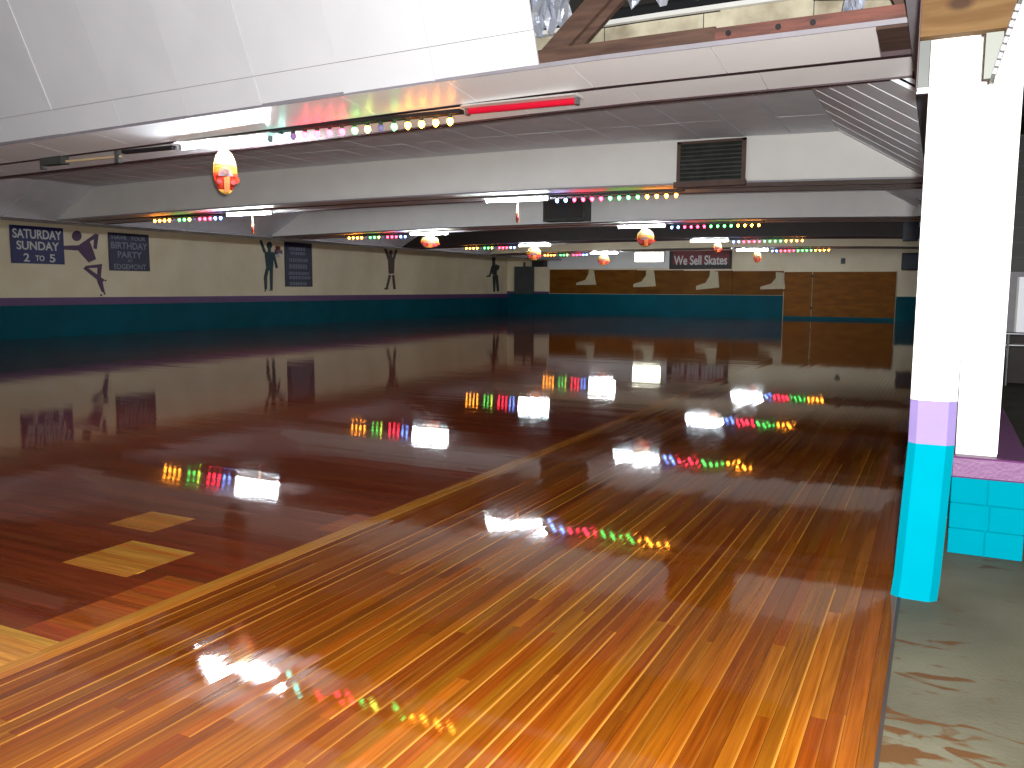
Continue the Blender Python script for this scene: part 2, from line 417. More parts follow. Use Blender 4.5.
# lapped courses of the right slope, seen between the first two beams
yy = YC0+HB
while yy < YB0+DYB-HB-.05:
    y1 = min(yy+.72, YB0+DYB-HB)
    MB().add([(FR, yy, ZC-.004), (XR, yy, ZB-.007), (XR, y1-.004, ZB-.001), (FR, y1-.004, ZC+.002), (FR, yy, ZC+.06), (XR, yy, ZB+.05), (XR, y1-.01, ZB+.05), (FR, y1-.01, ZC+.06)],
             [(0,3,2,1),(4,5,6,7),(0,1,5,4),(1,2,6,5),(2,3,7,6),(3,0,4,7)]).build('slope_panel', CEIL, cl)
    yy = y1
yy = YC0+HB
while yy < YB0+DYB-HB-.05:
    y1 = min(yy+1.55, YB0+DYB-HB)
    for a, b in ((0, .5), (.5, 1)):
        xa, xb = FL+(XE-FL)*a, FL+(XE-FL)*b; za, zb_ = ZC+(ZB-ZC)*a, ZC+(ZB-ZC)*b; g = .01
        MB().prism([(xa-g, yy+g, za), (xb+g, yy+g, zb_), (xb+g, y1-g, zb_), (xa-g, y1-g, za)], (0, 0, .018)).build('slope_panel', CEIL, cl)
    yy = y1
sag_tree(cl)
# high roof over the camera bay, dark
rf = MB().box(XW-.2, 7, -4, YC0+HB, 5.9, 6.0).build('ceiling_roof', ROOF); tag(rf, 'dark unlined roof deck above the open truss', kind='structure')
MB().box(XW-.2, 7, YC0+HB+.02, YC0+HB+.1, ZC+.2, 6).build('roof_partition', ROOF, rf)

def beam(i, label, facemat, soffit=WHITE):
    yc = YB0+DYB*i if i else YC0; y0, y1 = yc-HB, yc+HB
    ZB = ZB0 if i == 0 else globals()['ZB']
    bm = empty('ceiling_beam'); tag(bm, label, kind='structure')
    XL = XE if i else XW+.1
    prof = [(XL, ZB), (XL, ZB+.05), (FL, ZC+.02), (FR, ZC+.02), (XR, ZB+.05), (XR, ZB)]
    if i:
        MB().prism([(a, y0, b) for a, b in prof], (0, .03, 0)).build('face_panel', facemat, bm)
    MB().prism([(a, y1-.03, b) for a, b in prof], (0, .03, 0)).build('back_panel', BOARDB if i == 0 else facemat, bm)
    # soffit in two strips with a dark slot between them; the first beam shows single boards
    for (a, b) in ((y0, yc-.06), (yc+.02, y1-.02)):
        xs = []
        if i == 0:
            x = XR-.02 if a > y0 else -.5
            while x > XW+.2:
                xs.append((max(x-1.16, XW+.1), x)); x -= 1.16
        else: xs = [(XL, XR)]
        for x0, x1 in xs:
            t_ = .035 if i == 0 else .0
            MB().add([(x0+.004, a, ZB+t_), (x1-.004, a, ZB+t_), (x1-.004, b, ZB-t_), (x0+.004, b, ZB-t_), (x0+.004, a, ZB+.02+t_), (x1-.004, a, ZB+.02+t_), (x1-.004, b, ZB+.02-t_), (x0+.004, b, ZB+.02-t_)],
                     [(0,3,2,1),(4,5,6,7),(0,1,5,4),(1,2,6,5),(2,3,7,6),(3,0,4,7)]).build('soffit_panel', SOFF if i == 0 else soffit, bm)
    MB().box(XL, XR, yc-.06, yc+.02, ZB-.011 if i else ZB-.036, ZB+.05).build('slot', RAILM, bm)
    MB().box(XL, XR, y1-.02, y1+.04, ZB-.015 if i else ZB-.05, ZB+.03).build('rear_rail', RAILM, bm)
    MB().box(XL, XR, y0-.012, y0, ZB-.01 if i else ZB+.022, ZB+.015 if i else ZB+.058).build('front_rail', GREYM if i < 2 else RAILM, bm)
    if i: sag_tree(bm)
    return bm
b0 = beam(0, 'wide boxed beam with slanted white panels and an opened end showing timber', WHITE)
b1 = beam(1, 'white boxed beam carrying the large dark grille', WHITE)
b2 = beam(2, 'white boxed beam behind the one with the dark grille', WHITE)
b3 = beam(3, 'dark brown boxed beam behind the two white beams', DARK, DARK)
b4 = beam(4, 'pale boxed beam closest to the far wall', WALLW)

# slanted face of the first beam: one short row of boards below, tall boards above
yf0 = YC0-HB; ZBk = ZB; ZB = ZB0
def slant(x, h): return (x, yf0-.39*h, ZB+.02+.92*h)
random.seed(5)
x = -3.07; k = 0
while x > XW+.3:
    x0 = max(x-1.0, XW+.1); g = .002
    for h0, h1 in ((0, .30), (.30, 1.55), (1.55, 2.7)):
        d = random.uniform(-.004, .004)
        cen = Vector(slant((x+x0)/2, (h0+h1)/2)) + Vector((0, -.92, -.39))*(-.012 if h0 else -.004)
        P = [slant(x0+g, h0+g), slant(x-g, h0+g), slant(x-g, h1-g), slant(x0+g, h1-g)]
        nb = Vector((0, .92, .39))*.02
        vs = [Vector(p)+Vector((0, -.92, -.39))*d for p in P]
        bk = [v_+nb for v_ in vs]
        MB().add(vs+bk+[cen], [(0, 1, 8), (1, 2, 8), (2, 3, 8), (3, 0, 8), (7, 6, 5, 4), (0, 4, 5, 1), (1, 5, 6, 2), (2, 6, 7, 3), (3, 7, 4, 0)]).build('slanted_panel', PANEL, b0)
    x = x0
# bottom chord, web and struts of the opened truss
MB().box(XW+.5, -1.62, yf0+.01, yf0+.09, ZB+.056, ZB+.17).build('bottom_chord', WOODOLD, b0)
MB().box(-1.62, -.12, yf0+.005, yf0+.085, ZB+.056, ZB+.155).build('chord_splice', WOODRED, b0)
for xb in (-1.52, -1.16, -.92): 
    c0 = (xb, yf0+.004, ZB+.105); MB().tube(c0, (xb, yf0-.006, ZB+.105), .022, 8).build('bolt', BLACKM, b0)
MB().prism([(-3.14, yf0+.09, ZB+.15), (-2.90, yf0+.09, ZB+.15), (-1.72, yf0+.09, ZB+1.2), (-1.98, yf0+.09, ZB+1.2)], (0, .05, 0)).build('web_strut', WOODOLD, b0)
MB().prism([(-2.93, yf0+.15, ZB+.15), (-2.80, yf0+.15, ZB+.15), (-1.60, yf0+.15, ZB+1.25), (-1.73, yf0+.15, ZB+1.25)], (0, .06, 0)).build('web_strut', WOODOLD, b0)
MB().prism([(-.75, yf0+.12, ZB+.9), (-.60, yf0+.12, ZB+.9), (-.2, yf0+.12, ZB+.1), (-.35, yf0+.12, ZB+.1)], (0, .06, 0)).build('web_strut', WOODOLD, b0)
MB().prism([(-.95, yf0+.2, ZB+.34), (-.15, yf0+.2, ZB+.24), (-.15, yf0+.2, ZB+.34), (-.95, yf0+.2, ZB+.44)], (0, .06, 0)).build('web_strut', WOODOLD, b0)
MB().box(FR-.4, -.2, YC0+HB-.032, YC0+HB-.002, ZB+.05, ZC+.03).build('back_panel', BOARDB, b0)
MB().box(XW+.2, -.3, YC0+HB-.09, YC0+HB-.035, ZC+.03, ZC+.07).build('board_edge', WHITE, b0)
for xx in (-3.0, -2.05, -1.1): MB().box(xx-.004, xx+.004, YC0+HB-.034, YC0+HB-.028, ZB+.05, ZC+.02).build('board_joint', GREYD, b0)
MB().box(-.5, XR, yf0, YC0-.06, ZB, ZB+.02).build('bare_soffit_board', WOODOLD, b0)
def foil(x0, x1, y, z0, z1, seed):
    rnd = random.Random(seed); n, m_ = 16, 6; vs = []
    for i in range(n+1):
        for j in range(m_+1):
            vs.append((x0+(x1-x0)*i/n+rnd.uniform(-.02, .02), y+rnd.uniform(-.05, .05), z0+(z1-z0)*j/m_+rnd.uniform(-.03, .03)+(.05*math.sin(i*1.3) if j == 0 else 0)))
    fs = [(i*(m_+1)+j, (i+1)*(m_+1)+j, (i+1)*(m_+1)+j+1, i*(m_+1)+j+1) for i in range(n) for j in range(m_)]
    return MB().add(vs, fs).build('foil_insulation', FOIL, b0)
foil(-3.6, -3.2, 7.55, 3.9, 4.5, 1); foil(-2.75, -1.9, 7.5, 4.02, 4.4, 2); foil(-.72, -.6, 6.7, 3.40, 3.7, 3); foil(-1.7, -1.45, 7.3, 3.98, 4.2, 4)

sag_tree(b0, True); ZB = ZBk
# header over the pillar line
hd = MB().box(XR, .12, 5.3, YF, ZB-.03, 3.5).build('trim_2', GREYM); tag(hd, 'grey header over the low wall at the edge of the rink', kind='structure')

# ------------------------------------------------------------------ pillar and low block wall
pil = empty('wall_pillar'); tag(pil, 'white post with lilac and teal painted foot beside the rink', 'pillar')
def octo(x0, x1, y0, y1, c): return [(x0+c, y0), (x1-c, y0), (x1, y0+c), (x1, y1-c), (x1-c, y1), (x0+c, y1), (x0, y1-c), (x0, y0+c)]
def octprism(z0, z1, e0, e1, material, name):
    a = octo(-.10-e0*.034, .10-e0*.028, 4.45, 4.65, .035); b = octo(-.10-e1*.034, .10-e1*.028, 4.45, 4.65, .035)
    vs = [(p[0], p[1], z0) for p in a]+[(p[0], p[1], z1) for p in b]
    return MB().add(vs, [tuple(range(7, -1, -1)), tuple(range(8, 16))]+[(i, (i+1) % 8, (i+1) % 8+8, i+8) for i in range(8)]).build(name, material, pil)
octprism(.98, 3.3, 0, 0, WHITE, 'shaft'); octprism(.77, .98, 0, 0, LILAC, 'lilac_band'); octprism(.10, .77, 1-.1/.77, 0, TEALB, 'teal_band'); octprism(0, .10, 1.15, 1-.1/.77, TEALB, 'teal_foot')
MB().box(-.145, .28, 4.37, 4.445, 2.63, 3.3).build('knotty_board', PINE, pil)
MB().box(-.150, -.146, 4.37, 4.46, 2.40, 3.3).build('steel_angle', RAILM, pil)
MB().box(-.146, -.102, 4.44, 4.46, 2.42, 2.63).build('steel_strap', GREYD, pil)
MB().box(-.150, -.10, 4.43, 4.46, 2.395, 2.42).build('strap_clip', METAL, pil)

lw = empty('wall_low'); tag(lw, 'low teal block wall with purple cap beside the walkway', kind='structure')
LX0, LX1, LY0 = .115, .49, 5.37
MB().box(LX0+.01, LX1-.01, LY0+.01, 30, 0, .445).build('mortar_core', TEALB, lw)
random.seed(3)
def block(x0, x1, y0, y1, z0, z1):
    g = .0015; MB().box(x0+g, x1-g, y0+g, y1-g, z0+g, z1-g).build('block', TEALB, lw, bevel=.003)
zc = [0, .148, .296, .445]
for k in range(3):
    split = [LX0, LX0+.2, LX1] if k % 2 else [LX0, LX0+.185, LX1]
    for a, b in zip(split[:-1], split[1:]): block(a, b, LY0, LY0+.05, zc[k], zc[k+1])
    for n_ in range(24):
        ya = LY0+.05+n_*.4+(.2 if k % 2 else 0)
        block(LX1-.03, LX1, ya, ya+.4, zc[k], zc[k+1])
MB().box(LX0-.005, LX1+.012, LY0-.012, 30, .445, .565).build('cap', PURPLE, lw, bevel=.008)

p2 = empty('white_post'); tag(p2, 'white boxed post standing on the purple cap of the low wall', 'post')
MB().prism([(.13, 5.46, .565), (.335, 5.46, .565), (.335, 5.46, 3.2), (.11, 5.46, 3.2)], (0, .2, 0)).build('shaft', WHITE, p2)
MB().box(.305, .338, 5.452, 5.50, .58, 3.2).build('corner_board', WHITE, p2)
for z in (1.36, 1.9):
    MB().box(.178, .182, 5.455, 5.462, z, z+.08).build('paint_crack', GREYD, p2)

# taped sheets on the pillar's rink side
random.seed(9)
for tri, lb in ((((917.5, 271), (926, 270), (924, 283)), 'upper curled white paper taped to the side of the teal footed post'), (((923, 290), (926, 311), (916.5, 310), (919, 302)), 'lower curled white paper taped to the side of the teal footed post')):
    o = MB().prism([at(u, v_, 1, 4.53+.004*i) for i, (u, v_) in enumerate(tri)], (0, .002, 0)).build('taped_paper', PAPER); tag(o, lb, 'paper', 'papers taped to the post')

# white angled sheet with a crimped metal edge, right of the post head
sh = empty('hanging_sheet'); tag(sh, 'white sloping sheet with crimped metal edge beside the pine board', 'panel')
A = at(991, 82, 1, 4.40); B = at(1025, -14, 1, 4.26)
MB().prism([A+Vector((.012, .012, 0)), B+Vector((.012, .012, 0)), B+Vector((1.6, .3, .8)), A+Vector((1.6, .5, .95))], (0, .015, .01)).build('sheet', WHITE, sh)
dAB = (B-A)
MB().tube(A, B, .0075, 8).build('edge_pipe', GREYD, sh)
for k in range(9):
    q = A+dAB*((k+1.5)/12); MB().tube(q-dAB.normalized()*.012, q+dAB.normalized()*.012, .010, 8).build('crimp', GREYM, sh)
c0 = at(986, 40, 1, 4.44); c1 = at(1001, 78, 1, 4.44)
MB().box(c0.x, c1.x, 4.425, 4.44, c1.z, 2.63).build('bracket', mat('sage_grey_metal', (104, 108, 102), .6), sh)

# ------------------------------------------------------------------ side room seen past the post
YS = 16.0
sr = empty('wall_side'); tag(sr, 'dark slatted partition of the side room with a lit window', kind='structure')
def sx(px, py): return at(px, py, 1, YS)
zt, zw1, zw0, zr = sx(1018, 135).z, sx(1018, 272).z, sx(1018, 334).z, sx(1018, 342).z
X0 = .75
MB().box(X0, 6.8, YS, YS+.1, zw1, zt).build('dark_backing', GREYD, sr)
n = 9
for k in range(n):
    a = zw1+(zt-zw1)*k/n; b = zw1+(zt-zw1)*(k+1)/n
    MB().add([(X0, YS-.03, a), (6.8, YS-.03, a), (6.8, YS-.01, b-.02), (X0, YS-.01, b-.02), (X0, YS, a), (6.8, YS, a), (6.8, YS, b-.02), (X0, YS, b-.02)],
             [(0,3,2,1),(4,5,6,7),(0,1,5,4),(1,2,6,5),(2,3,7,6),(3,0,4,7)]).build('slat', GREYD, sr)
MB().box(X0, 6.8, YS, YS+.1, 0, zw0).build('lower_panel', DARK, sr)
MB().box(X0, 6.8, YS-.05, YS, zw1-.08, zw1).build('window_head', GREYM, sr)
wx = sx(1016, 300).x
MB().box(X0, wx, YS, YS+.1, zw0, zw1).build('window_jamb', GREYM, sr)
MB().box(wx, 4.5, YS+.04, YS+.06, zw0, zw1).build('window_pane', WINLIT, sr)
for k in range(12): MB().box(wx+.3*k, wx+.3*k+.03, YS+.0, YS+.04, zw0, zw1).build('blind_slat', WHITE, sr)
MB().box(.6, 6.8, 8.4, 8.5, at(1018, 133, 1, 8.4).z, 4.6).build('white_header', WHITE, sr)
rl = empty('hand_rail'); tag(rl, 'metal hand rail in front of the lit side window', 'railing')
MB().tube((X0, YS-.5, zw0+.02), (6.5, YS-.5, zw0+.02), .03).build('top_rail', METAL, rl)
MB().tube((X0, YS-.5, zw0-.16), (6.5, YS-.5, zw0-.16), .025).build('lower_rail', METAL, rl)
for xx in (1.0, 1.75, 2.9, 4.1, 5.3): MB().tube((xx, YS-.5, 0), (xx, YS-.5, zw0+.02), .03).build('baluster', METAL, rl)
sc_ = MB().box(.12, 7, 8.4, YF, 4.6, 4.66).build('ceiling_side', DARK); tag(sc_, kind='structure')

# ------------------------------------------------------------------ grilles in the beams
g1 = empty('wall_grille'); y0 = YB0+DYB-HB
tag(g1, 'large square dark ventilation grille in brown frame on white beam', 'grille')
def grille(g, x0, x1, z0, z1, y, lip):
    MB().box(x0+.05, x1-.05, y-.02, y, z0+.05, z1-.03).build('backing', GRILLE, g)
    MB().box(x0, x0+.06, y-.05, y, z0, z1).build('frame_side', BROWNF, g); MB().box(x1-.06, x1, y-.05, y, z0, z1).build('frame_side', BROWNF, g)
    MB().box(x0, x1, y-.05, y, z1-.04, z1).build('frame_top', BROWNF, g); MB().box(x0-.02, x1+.02, y-lip, y, z0-.02, z0+.07).build('frame_sill', BROWNF, g)
    n = 9
    for k in range(n):
        z = z0+.08+(z1-z0-.12)*k/n
        MB().add([(x0+.06, y-.045, z), (x1-.06, y-.045, z), (x1-.06, y-.02, z+.05), (x0+.06, y-.02, z+.05), (x0+.06, y-.045, z+.012), (x1-.06, y-.045, z+.012), (x1-.06, y-.02, z+.062), (x0+.06, y-.02, z+.062)],
                 [(0,3,2,1),(4,5,6,7),(0,1,5,4),(1,2,6,5),(2,3,7,6),(3,0,4,7)]).build('louvre', GRILLE, g)
grille(g1, -3.98, -2.87, 3.16, 3.88, y0-.013, .14)
def speaker(x0, x1, y0, y1, z0, z1, label, m=None, cat='speaker'):
    s = empty('loudspeaker'); tag(s, label, cat)
    MB().box(x0, x1, y0, y1, z0, z1).build('cabinet', m or GRILLE, s, bevel=.01)
    MB().box(x0+.06, x1-.06, y0-.015, y0, z0+.06, z1-.06).build('front_grille', DARK if m is None else m, s)
    MB().tube(((x0+x1)/2, y0-.02, z0+(z1-z0)*.4), ((x0+x1)/2, y0-.015, z0+(z1-z0)*.4), min(x1-x0, z1-z0)*.3, 14).build('cone', BLACKM, s)
    MB().box((x0+x1)/2-.05, (x0+x1)/2+.05, y1, y1+.015, z0+.1, z1-.1).build('bracket', BLACKM, s)
    return s
yb2 = YB0+2*DYB-HB
speaker(-9.64, -8.44, yb2-.5, yb2-.016, 3.27, 3.85, 'dark square loudspeaker on the white beam behind the grille beam')
P = at(546, 249, 1, YF-.4); Q = at(552, 261, 1, YF-.4)
speaker(-21.2, -20.45, YF-.6, YF-.06, 2.72, 3.08, 'small dark loudspeaker high on the far wall above the brown boards')
a_, b_ = at(904, 222, 1, 26.0), at(918, 241, 1, 26.0)
speaker(a_.x, b_.x, 25.7, 26.1, b_.z, a_.z, 'dark blue loudspeaker hung over the rink edge near the doors', SPKB)
# television
a_, b_ = at(902, 253, 1, YF-.5), at(925, 270, 1, YF-.5)
tv = empty('television'); tag(tv, 'dark television hung on the far wall beside the plywood doors', 'television')
MB().box(a_.x, b_.x, YF-.5, YF-.15, b_.z, a_.z).build('housing', BLACKM, tv, bevel=.02)
MB().box(a_.x+.06, b_.x-.06, YF-.51, YF-.5, b_.z+.06, a_.z-.06).build('screen', SPKB, tv)
MB().box((a_.x+b_.x)/2-.1, (a_.x+b_.x)/2+.1, YF-.15, YF-.091, b_.z+.3, b_.z+.5).build('wall_arm', BLACKM, tv)
MB().box((a_.x+b_.x)/2-.15, (a_.x+b_.x)/2+.15, YF-.09, YF, b_.z+.25, b_.z+.55).build('mount_pad', BROWNF, wf)
# emergency lamp and small white box on the slope
em = empty('emergency_lamp'); tag(em, 'round metal lamp over a white box near the head of the post', 'lamp')
c0 = at(921, 196, 1, 19.0)
MB().tube((c0.x, 19.0, c0.z), (c0.x, 18.9, c0.z), .10, 16, .11).build('reflector', METAL, em)
MB().tube((c0.x, 18.9, c0.z), (c0.x, 18.88, c0.z), .05, 12).build('lens', PAPER, em)
a_, b_ = at(918, 205, 1, 19.0), at(925, 216, 1, 19.0)
MB().box(a_.x, b_.x, 18.93, 19.1, b_.z, a_.z).build('housing', WHITE, em)
MB().box(c0.x-.02, c0.x+.02, 18.98, 19.06, b_.z, ZB+.4).build('mount', GREYM, em)

# ------------------------------------------------------------------ lamps, bulb strings, ornaments
where = ['under the beam with slanted panels', 'under the beam with the large dark grille', 'under the second white beam, behind the grille', 'under the dark brown beam', 'under the beam closest to the far wall']
rowname = {'R': 'on the post side', 'L': 'on the signs side'}
def fixture(x0, x1, y, label, tubemat, housing=WHITE):
    first = y < 8; ZB = ZB0-.026 if first else globals()['ZB']
    f = empty('fluorescent_fixture'); tag(f, label, 'light fixture', 'fluorescent fixtures under the beams')
    f.location.z = camber((x0+x1)/2, first)-.012
    MB().add([(x0, y-.06, ZB-.012), (x1, y-.06, ZB-.012), (x1, y+.06, ZB-.012), (x0, y+.06, ZB-.012), (x0, y-.115, ZB-.04), (x1, y-.115, ZB-.04), (x1, y+.115, ZB-.04), (x0, y+.115, ZB-.04)],
             [(0,1,2,3),(7,6,5,4),(0,4,5,1),(1,5,6,2),(2,6,7,3),(3,7,4,0)]).build('housing', housing, f)
    MB().tube((x0+.04, y, ZB-.066), (x1-.04, y, ZB-.072), .030, 14).build('tube', tubemat, f, smooth=False)
    for xa, xb in ((x0+.01, x0+.04), (x1-.04, x1-.01)):
        MB().box(xa, xb, y-.03, y+.03, ZB-.104, ZB-.04).build('lamp_holder', METAL, f)
    return f
SEQ = ['blue', 'blue', 'red', 'red', 'red', 'red', 'green', 'green', 'green', 'green', 'orange', 'orange', 'orange', 'orange']
SEQ0 = ['teal', 'dim', 'red', 'red', 'red', 'red', 'green', 'lime', 'dim', 'green', 'orange', 'orange', 'orange', 'orange']
SEQL = ['blue', 'blue', 'red', 'red', 'red', 'dim', 'lime', 'green', 'green', 'dim', 'orange', 'orange', 'orange', 'orange']
bulb_me = {}
def string(xa, xb, y, seq, label):
    """bulbs from xa (next to the tube) to xb"""
    first = y < 8; ZB = ZB0-.026 if first else globals()['ZB']
    s = empty('bulb_string'); s.location.z = camber((xa+xb)/2, first)-.006; s.rotation_euler = (0, 0, 0); tag(s, label, 'string lights', 'coloured bulb strings under the beams')
    lo, hi = min(xa, xb), max(xa, xb)
    MB().box(lo-.05, hi+.05, y-.045, y+.045, ZB-.05, ZB-.012).build('channel', BLACKM, s)
    n = len(seq)
    for k, col in enumerate(seq):
        xx = xa+(xb-xa)*(k+.5)/n
        if 'sock' not in bulb_me:
            bulb_me['sock'] = MB().lathe([(.020, -.05), (.022, 0)], (0, 0, 0), 8)
        if col not in bulb_me:
            t = MB().lathe([(.012, 0), (.025, -.016), (.032, -.036), (.028, -.053), (.016, -.070), (.004, -.079)][::-1], (0, 0, 0), 10).build('bulb', BULB[col], s, smooth=True)
            bulb_me[col] = t.data; bo = t
        else:
            bo = bpy.data.objects.new('bulb', bulb_me[col]); COL.objects.link(bo); bo.parent = s
        bo.location = (xx, y, ZB-.075)
        if 'sockmesh' not in bulb_me:
            t = bulb_me['sock'].build('socket', SOCK, bo); bulb_me['sockmesh'] = t.data
        else:
            t = bpy.data.objects.new('socket', bulb_me['sockmesh']); COL.objects.link(t); t.parent = bo
        t.location = (0, 0, .03)
    return s
ORN = {}
def ornament(x, y, ztop, wd, ht, yaw, label):
    """oval paper plaque with banded crown, red flanks and orange centre"""
    first = y < 8; zt0 = (ZB0 if first else ZB)+camber(x, first)-.012-.106-(.026 if first else 0); ztop = min(ztop, zt0-.03)
    o = rooted('oval_ornament', (x, y, ztop-ht)); tag(o, label, 'ornament', 'oval ornaments hung under the tubes')
    o.rotation_euler = (0, 0, yaw)
    cw, ch = wd/2, ht/2
    def lens(z0, z1, s, thick, m, name, nx=12):
        """slice of the oval between heights z0..z1 (0..1), domed on both sides"""
        vs = []; N = 7
        for j in range(N+1):
            t = z0+(z1-z0)*j/N; hw = cw*s*math.sqrt(max(0.0004, 1-(2*t-1)**2))*(1.0 if t > .45 else 1-.12*(.45-t))
            for i in range(nx+1):
                u = -1+2*i/nx
                d = thick*math.sqrt(max(0, (1-u*u)))*math.sqrt(max(.02, 1-(2*t-1)**2))
                vs.append((u*hw, -d, t*ht))
            for i in range(nx+1):
                u = 1-2*i/nx
                d = thick*math.sqrt(max(0, (1-u*u)))*math.sqrt(max(.02, 1-(2*t-1)**2))
                vs.append((u*hw, d, t*ht))
        k = 2*(nx+1)
        fs = [(j*k+i, j*k+(i+1) % k, (j+1)*k+(i+1) % k, (j+1)*k+i) for j in range(N) for i in range(k)]
        fs += [tuple(range(k-1, -1, -1)), tuple(range(N*k, N*k+k))]
        return MB().add(vs, fs).build(name, m, o, smooth=True)
    lens(.62, 1, 1, .020, O_CREAM, 'crown'); lens(.46, .62, 1, .020, O_GOLD, 'gold_band'); lens(.10, .46, 1, .020, O_RED, 'red_lower'); lens(0, .10, 1, .020, O_YEL, 'yellow_tip')
    for (z0, rr, m) in ((.40, .62, O_PINK), (.40, .44, O_LIL), (.40, .26, O_CREAM)):
        pts = []
        for i in range(13):
            a = math.pi*i/12; pts.append((math.cos(a)*cw*rr, -.027, ht*z0+math.sin(a)*ht*.34*rr))
        MB().prism(pts, (0, .054+.004*(1-rr), 0)).build('arch', m, o)
    MB().prism([(-.12*cw, -.0285, ht*.05), (.30*cw, -.0285, ht*.05), (.34*cw, -.0285, ht*.42), (-.16*cw, -.0285, ht*.36)], (0, .057, 0)).build('orange_centre', O_ORA, o)
    for sx_ in (-.55, .62): MB().tube((sx_*cw, -.026, ht*.27), (sx_*cw, .026, ht*.27), cw*.22, 12).build('red_spot', O_SPOT, o)
    MB().prism([(.7*cw, -.01, ht*.22), (1.15*cw, -.01, ht*.28), (1.15*cw, -.01, ht*.38), (.9*cw, -.01, ht*.40)], (0, .02, 0)).build('side_flap', O_RED, o)
    MB().tube((0, 0, ht*.98), (0, 0, ht+zt0-ztop), .004, 6).build('hanger', CORD, o)
    return o
O_CREAM = mat('ornament_cream', (160, 136, 86), .6); O_GOLD = mat('ornament_gold', (160, 100, 30), .6, spec=.1); O_RED = mat('ornament_red', (136, 30, 8), .6, spec=.1)
O_YEL = mat('ornament_yellow', (180, 134, 14), .5); O_PINK = mat('ornament_pink', (136, 78, 58), .6); O_LIL = mat('ornament_lilac', (98, 80, 104), .6)
O_ORA = mat('ornament_orange', (160, 72, 8), .5); O_SPOT = mat('ornament_scarlet', (120, 14, 14), .5)
for i in range(5):
    yl = YB0+DYB*i if i else YC0
    fixture(-7.94, -6.58, yl, 'lit fluorescent tube %s, %s' % (rowname['R'], where[i]), TUBE)
    string(-6.52, -4.10 if i else -4.25, yl, SEQ0 if i == 0 else SEQ, 'row of coloured bulbs %s, %s' % (rowname['R'], where[i]))
    if i:
        fixture(-14.64, -13.28, yl, 'lit fluorescent tube %s, %s' % (rowname['L'], where[i]), TUBE)
        string(-14.75, -17.05, yl, SEQL, 'row of coloured bulbs %s, %s' % (rowname['L'], where[i]))
fixture(-4.16, -2.98, YC0, 'unlit fixture with a red sleeved tube at the end of the opened beam', REDT)
# an old bracket and pipe left on the first beam
ZB = ZB0-.03; YB0k = YB0; YB0 = YC0; br = empty('wall_bracket'); br.location.z = camber(-9.4, True); tag(br, 'old metal bracket and pipe left under the slanted beam near the signs', 'bracket')
MB().box(-10.35, -9.95, YB0-.08, YB0+.04, ZB-.11, ZB-.012).build('ballast_box', GREYD, br)
MB().tube((-9.95, YB0, ZB-.075), (-8.95, YB0, ZB-.075), .016).build('pipe', CORD, br)
for xx in (-10.4, -9.0): MB().box(xx-.03, xx+.03, YB0-.03, YB0+.03, ZB-.15, ZB-.012).build('clip', METAL, br)
MB().box(-8.9, -8.05, YB0-.035, YB0+.035, ZB-.05, ZB-.012).build('channel', BLACKM, br)

ZB = ZBk; YB0 = YB0k
va = lambda x, y: math.atan2(-x, y)      # yaw of the sight line, so that an oval can be seen full or edge-on
ODEF = [('R', 0, -7.27, 3.05, .26, .50, .35, 'broad red and orange oval ornament'),
        ('R', 1, -7.25, 3.08, .40, .36, 1.55, 'oval ornament turned edge-on'),
        ('R', 2, -7.15, 3.10, .46, .48, .3, 'oval ornament facing the room'),
        ('R', 3, -6.98, 3.12, .34, .34, .9, 'oval ornament turned half away'),
        ('R', 4, -7.05, 3.12, .34, .48, .6, 'oval ornament'),
        ('L', 1, -13.87, 3.08, .40, .40, 1.57, 'oval ornament turned edge-on'),
        ('L', 2, -13.95, 3.12, .55, .36, .3, 'wide low oval ornament'),
        ('L', 3, -14.0, 3.12, .55, .50, .3, 'wide oval ornament'),
        ('L', 4, -14.0, 3.12, .55, .50, .5, 'wide oval ornament')]
for r_, i, x, zt_, wd, ht, yw, lb in ODEF:
    y = YB0+DYB*i if i else YC0
    ornament(x, y, zt_, wd, ht, va(x, y)+yw*(1 if yw > 1.2 else .5), '%s %s, %s' % (lb, rowname[r_], where[i].replace('the large dark', 'the').replace('second white beam, behind the grille', 'beam behind the grille')))

# lit box on the white board of the far wall
lb = empty('light_box'); tag(lb, 'bright lit box on the far wall beside the red skate sign', 'light box')
MB().box(-15.15, -13.45, YF-.25, YF-.051, 2.92, 3.5).build('housing', WHITE, lb)
MB().box(-15.08, -13.52, YF-.27, YF-.25, 2.98, 3.44).build('diffuser', BOXLIT, lb)

# ------------------------------------------------------------------ signs and cut-outs
def text(body, parent, cx, cy, cz, w_, h_, m, face):
    """raised letters fitted to w_ x h_; face 'L' for the left wall (facing +X), 'F' for the far wall (facing -Y)"""
    cu = bpy.data.curves.new('lettering', 'FONT'); cu.body = body; cu.align_x = 'CENTER'; cu.align_y = 'CENTER'; cu.extrude = .004; cu.offset = .018
    to = bpy.data.objects.new('tmp', cu); COL.objects.link(to)
    me = bpy.data.meshes.new_from_object(to.evaluated_get(bpy.context.evaluated_depsgraph_get()))
    bpy.data.objects.remove(to)
    co = np.array([v_.co[:] for v_ in me.vertices]); mn, mx = co.min(0), co.max(0); c = (mn+mx)/2; s = mx-mn
    for v_ in me.vertices:
        u = (v_.co.x-c[0])/s[0]*w_; t = (v_.co.y-c[1])/s[1]*h_; d = v_.co.z
        v_.co = (cx+d, cy+u, cz+t) if face == 'L' else (cx+u, cy-d, cz+t)
    me.materials.clear(); me.materials.append(m)
    o = bpy.data.objects.new('lettering', me); COL.objects.link(o); o.parent = parent
    return o
XP = XW+.005
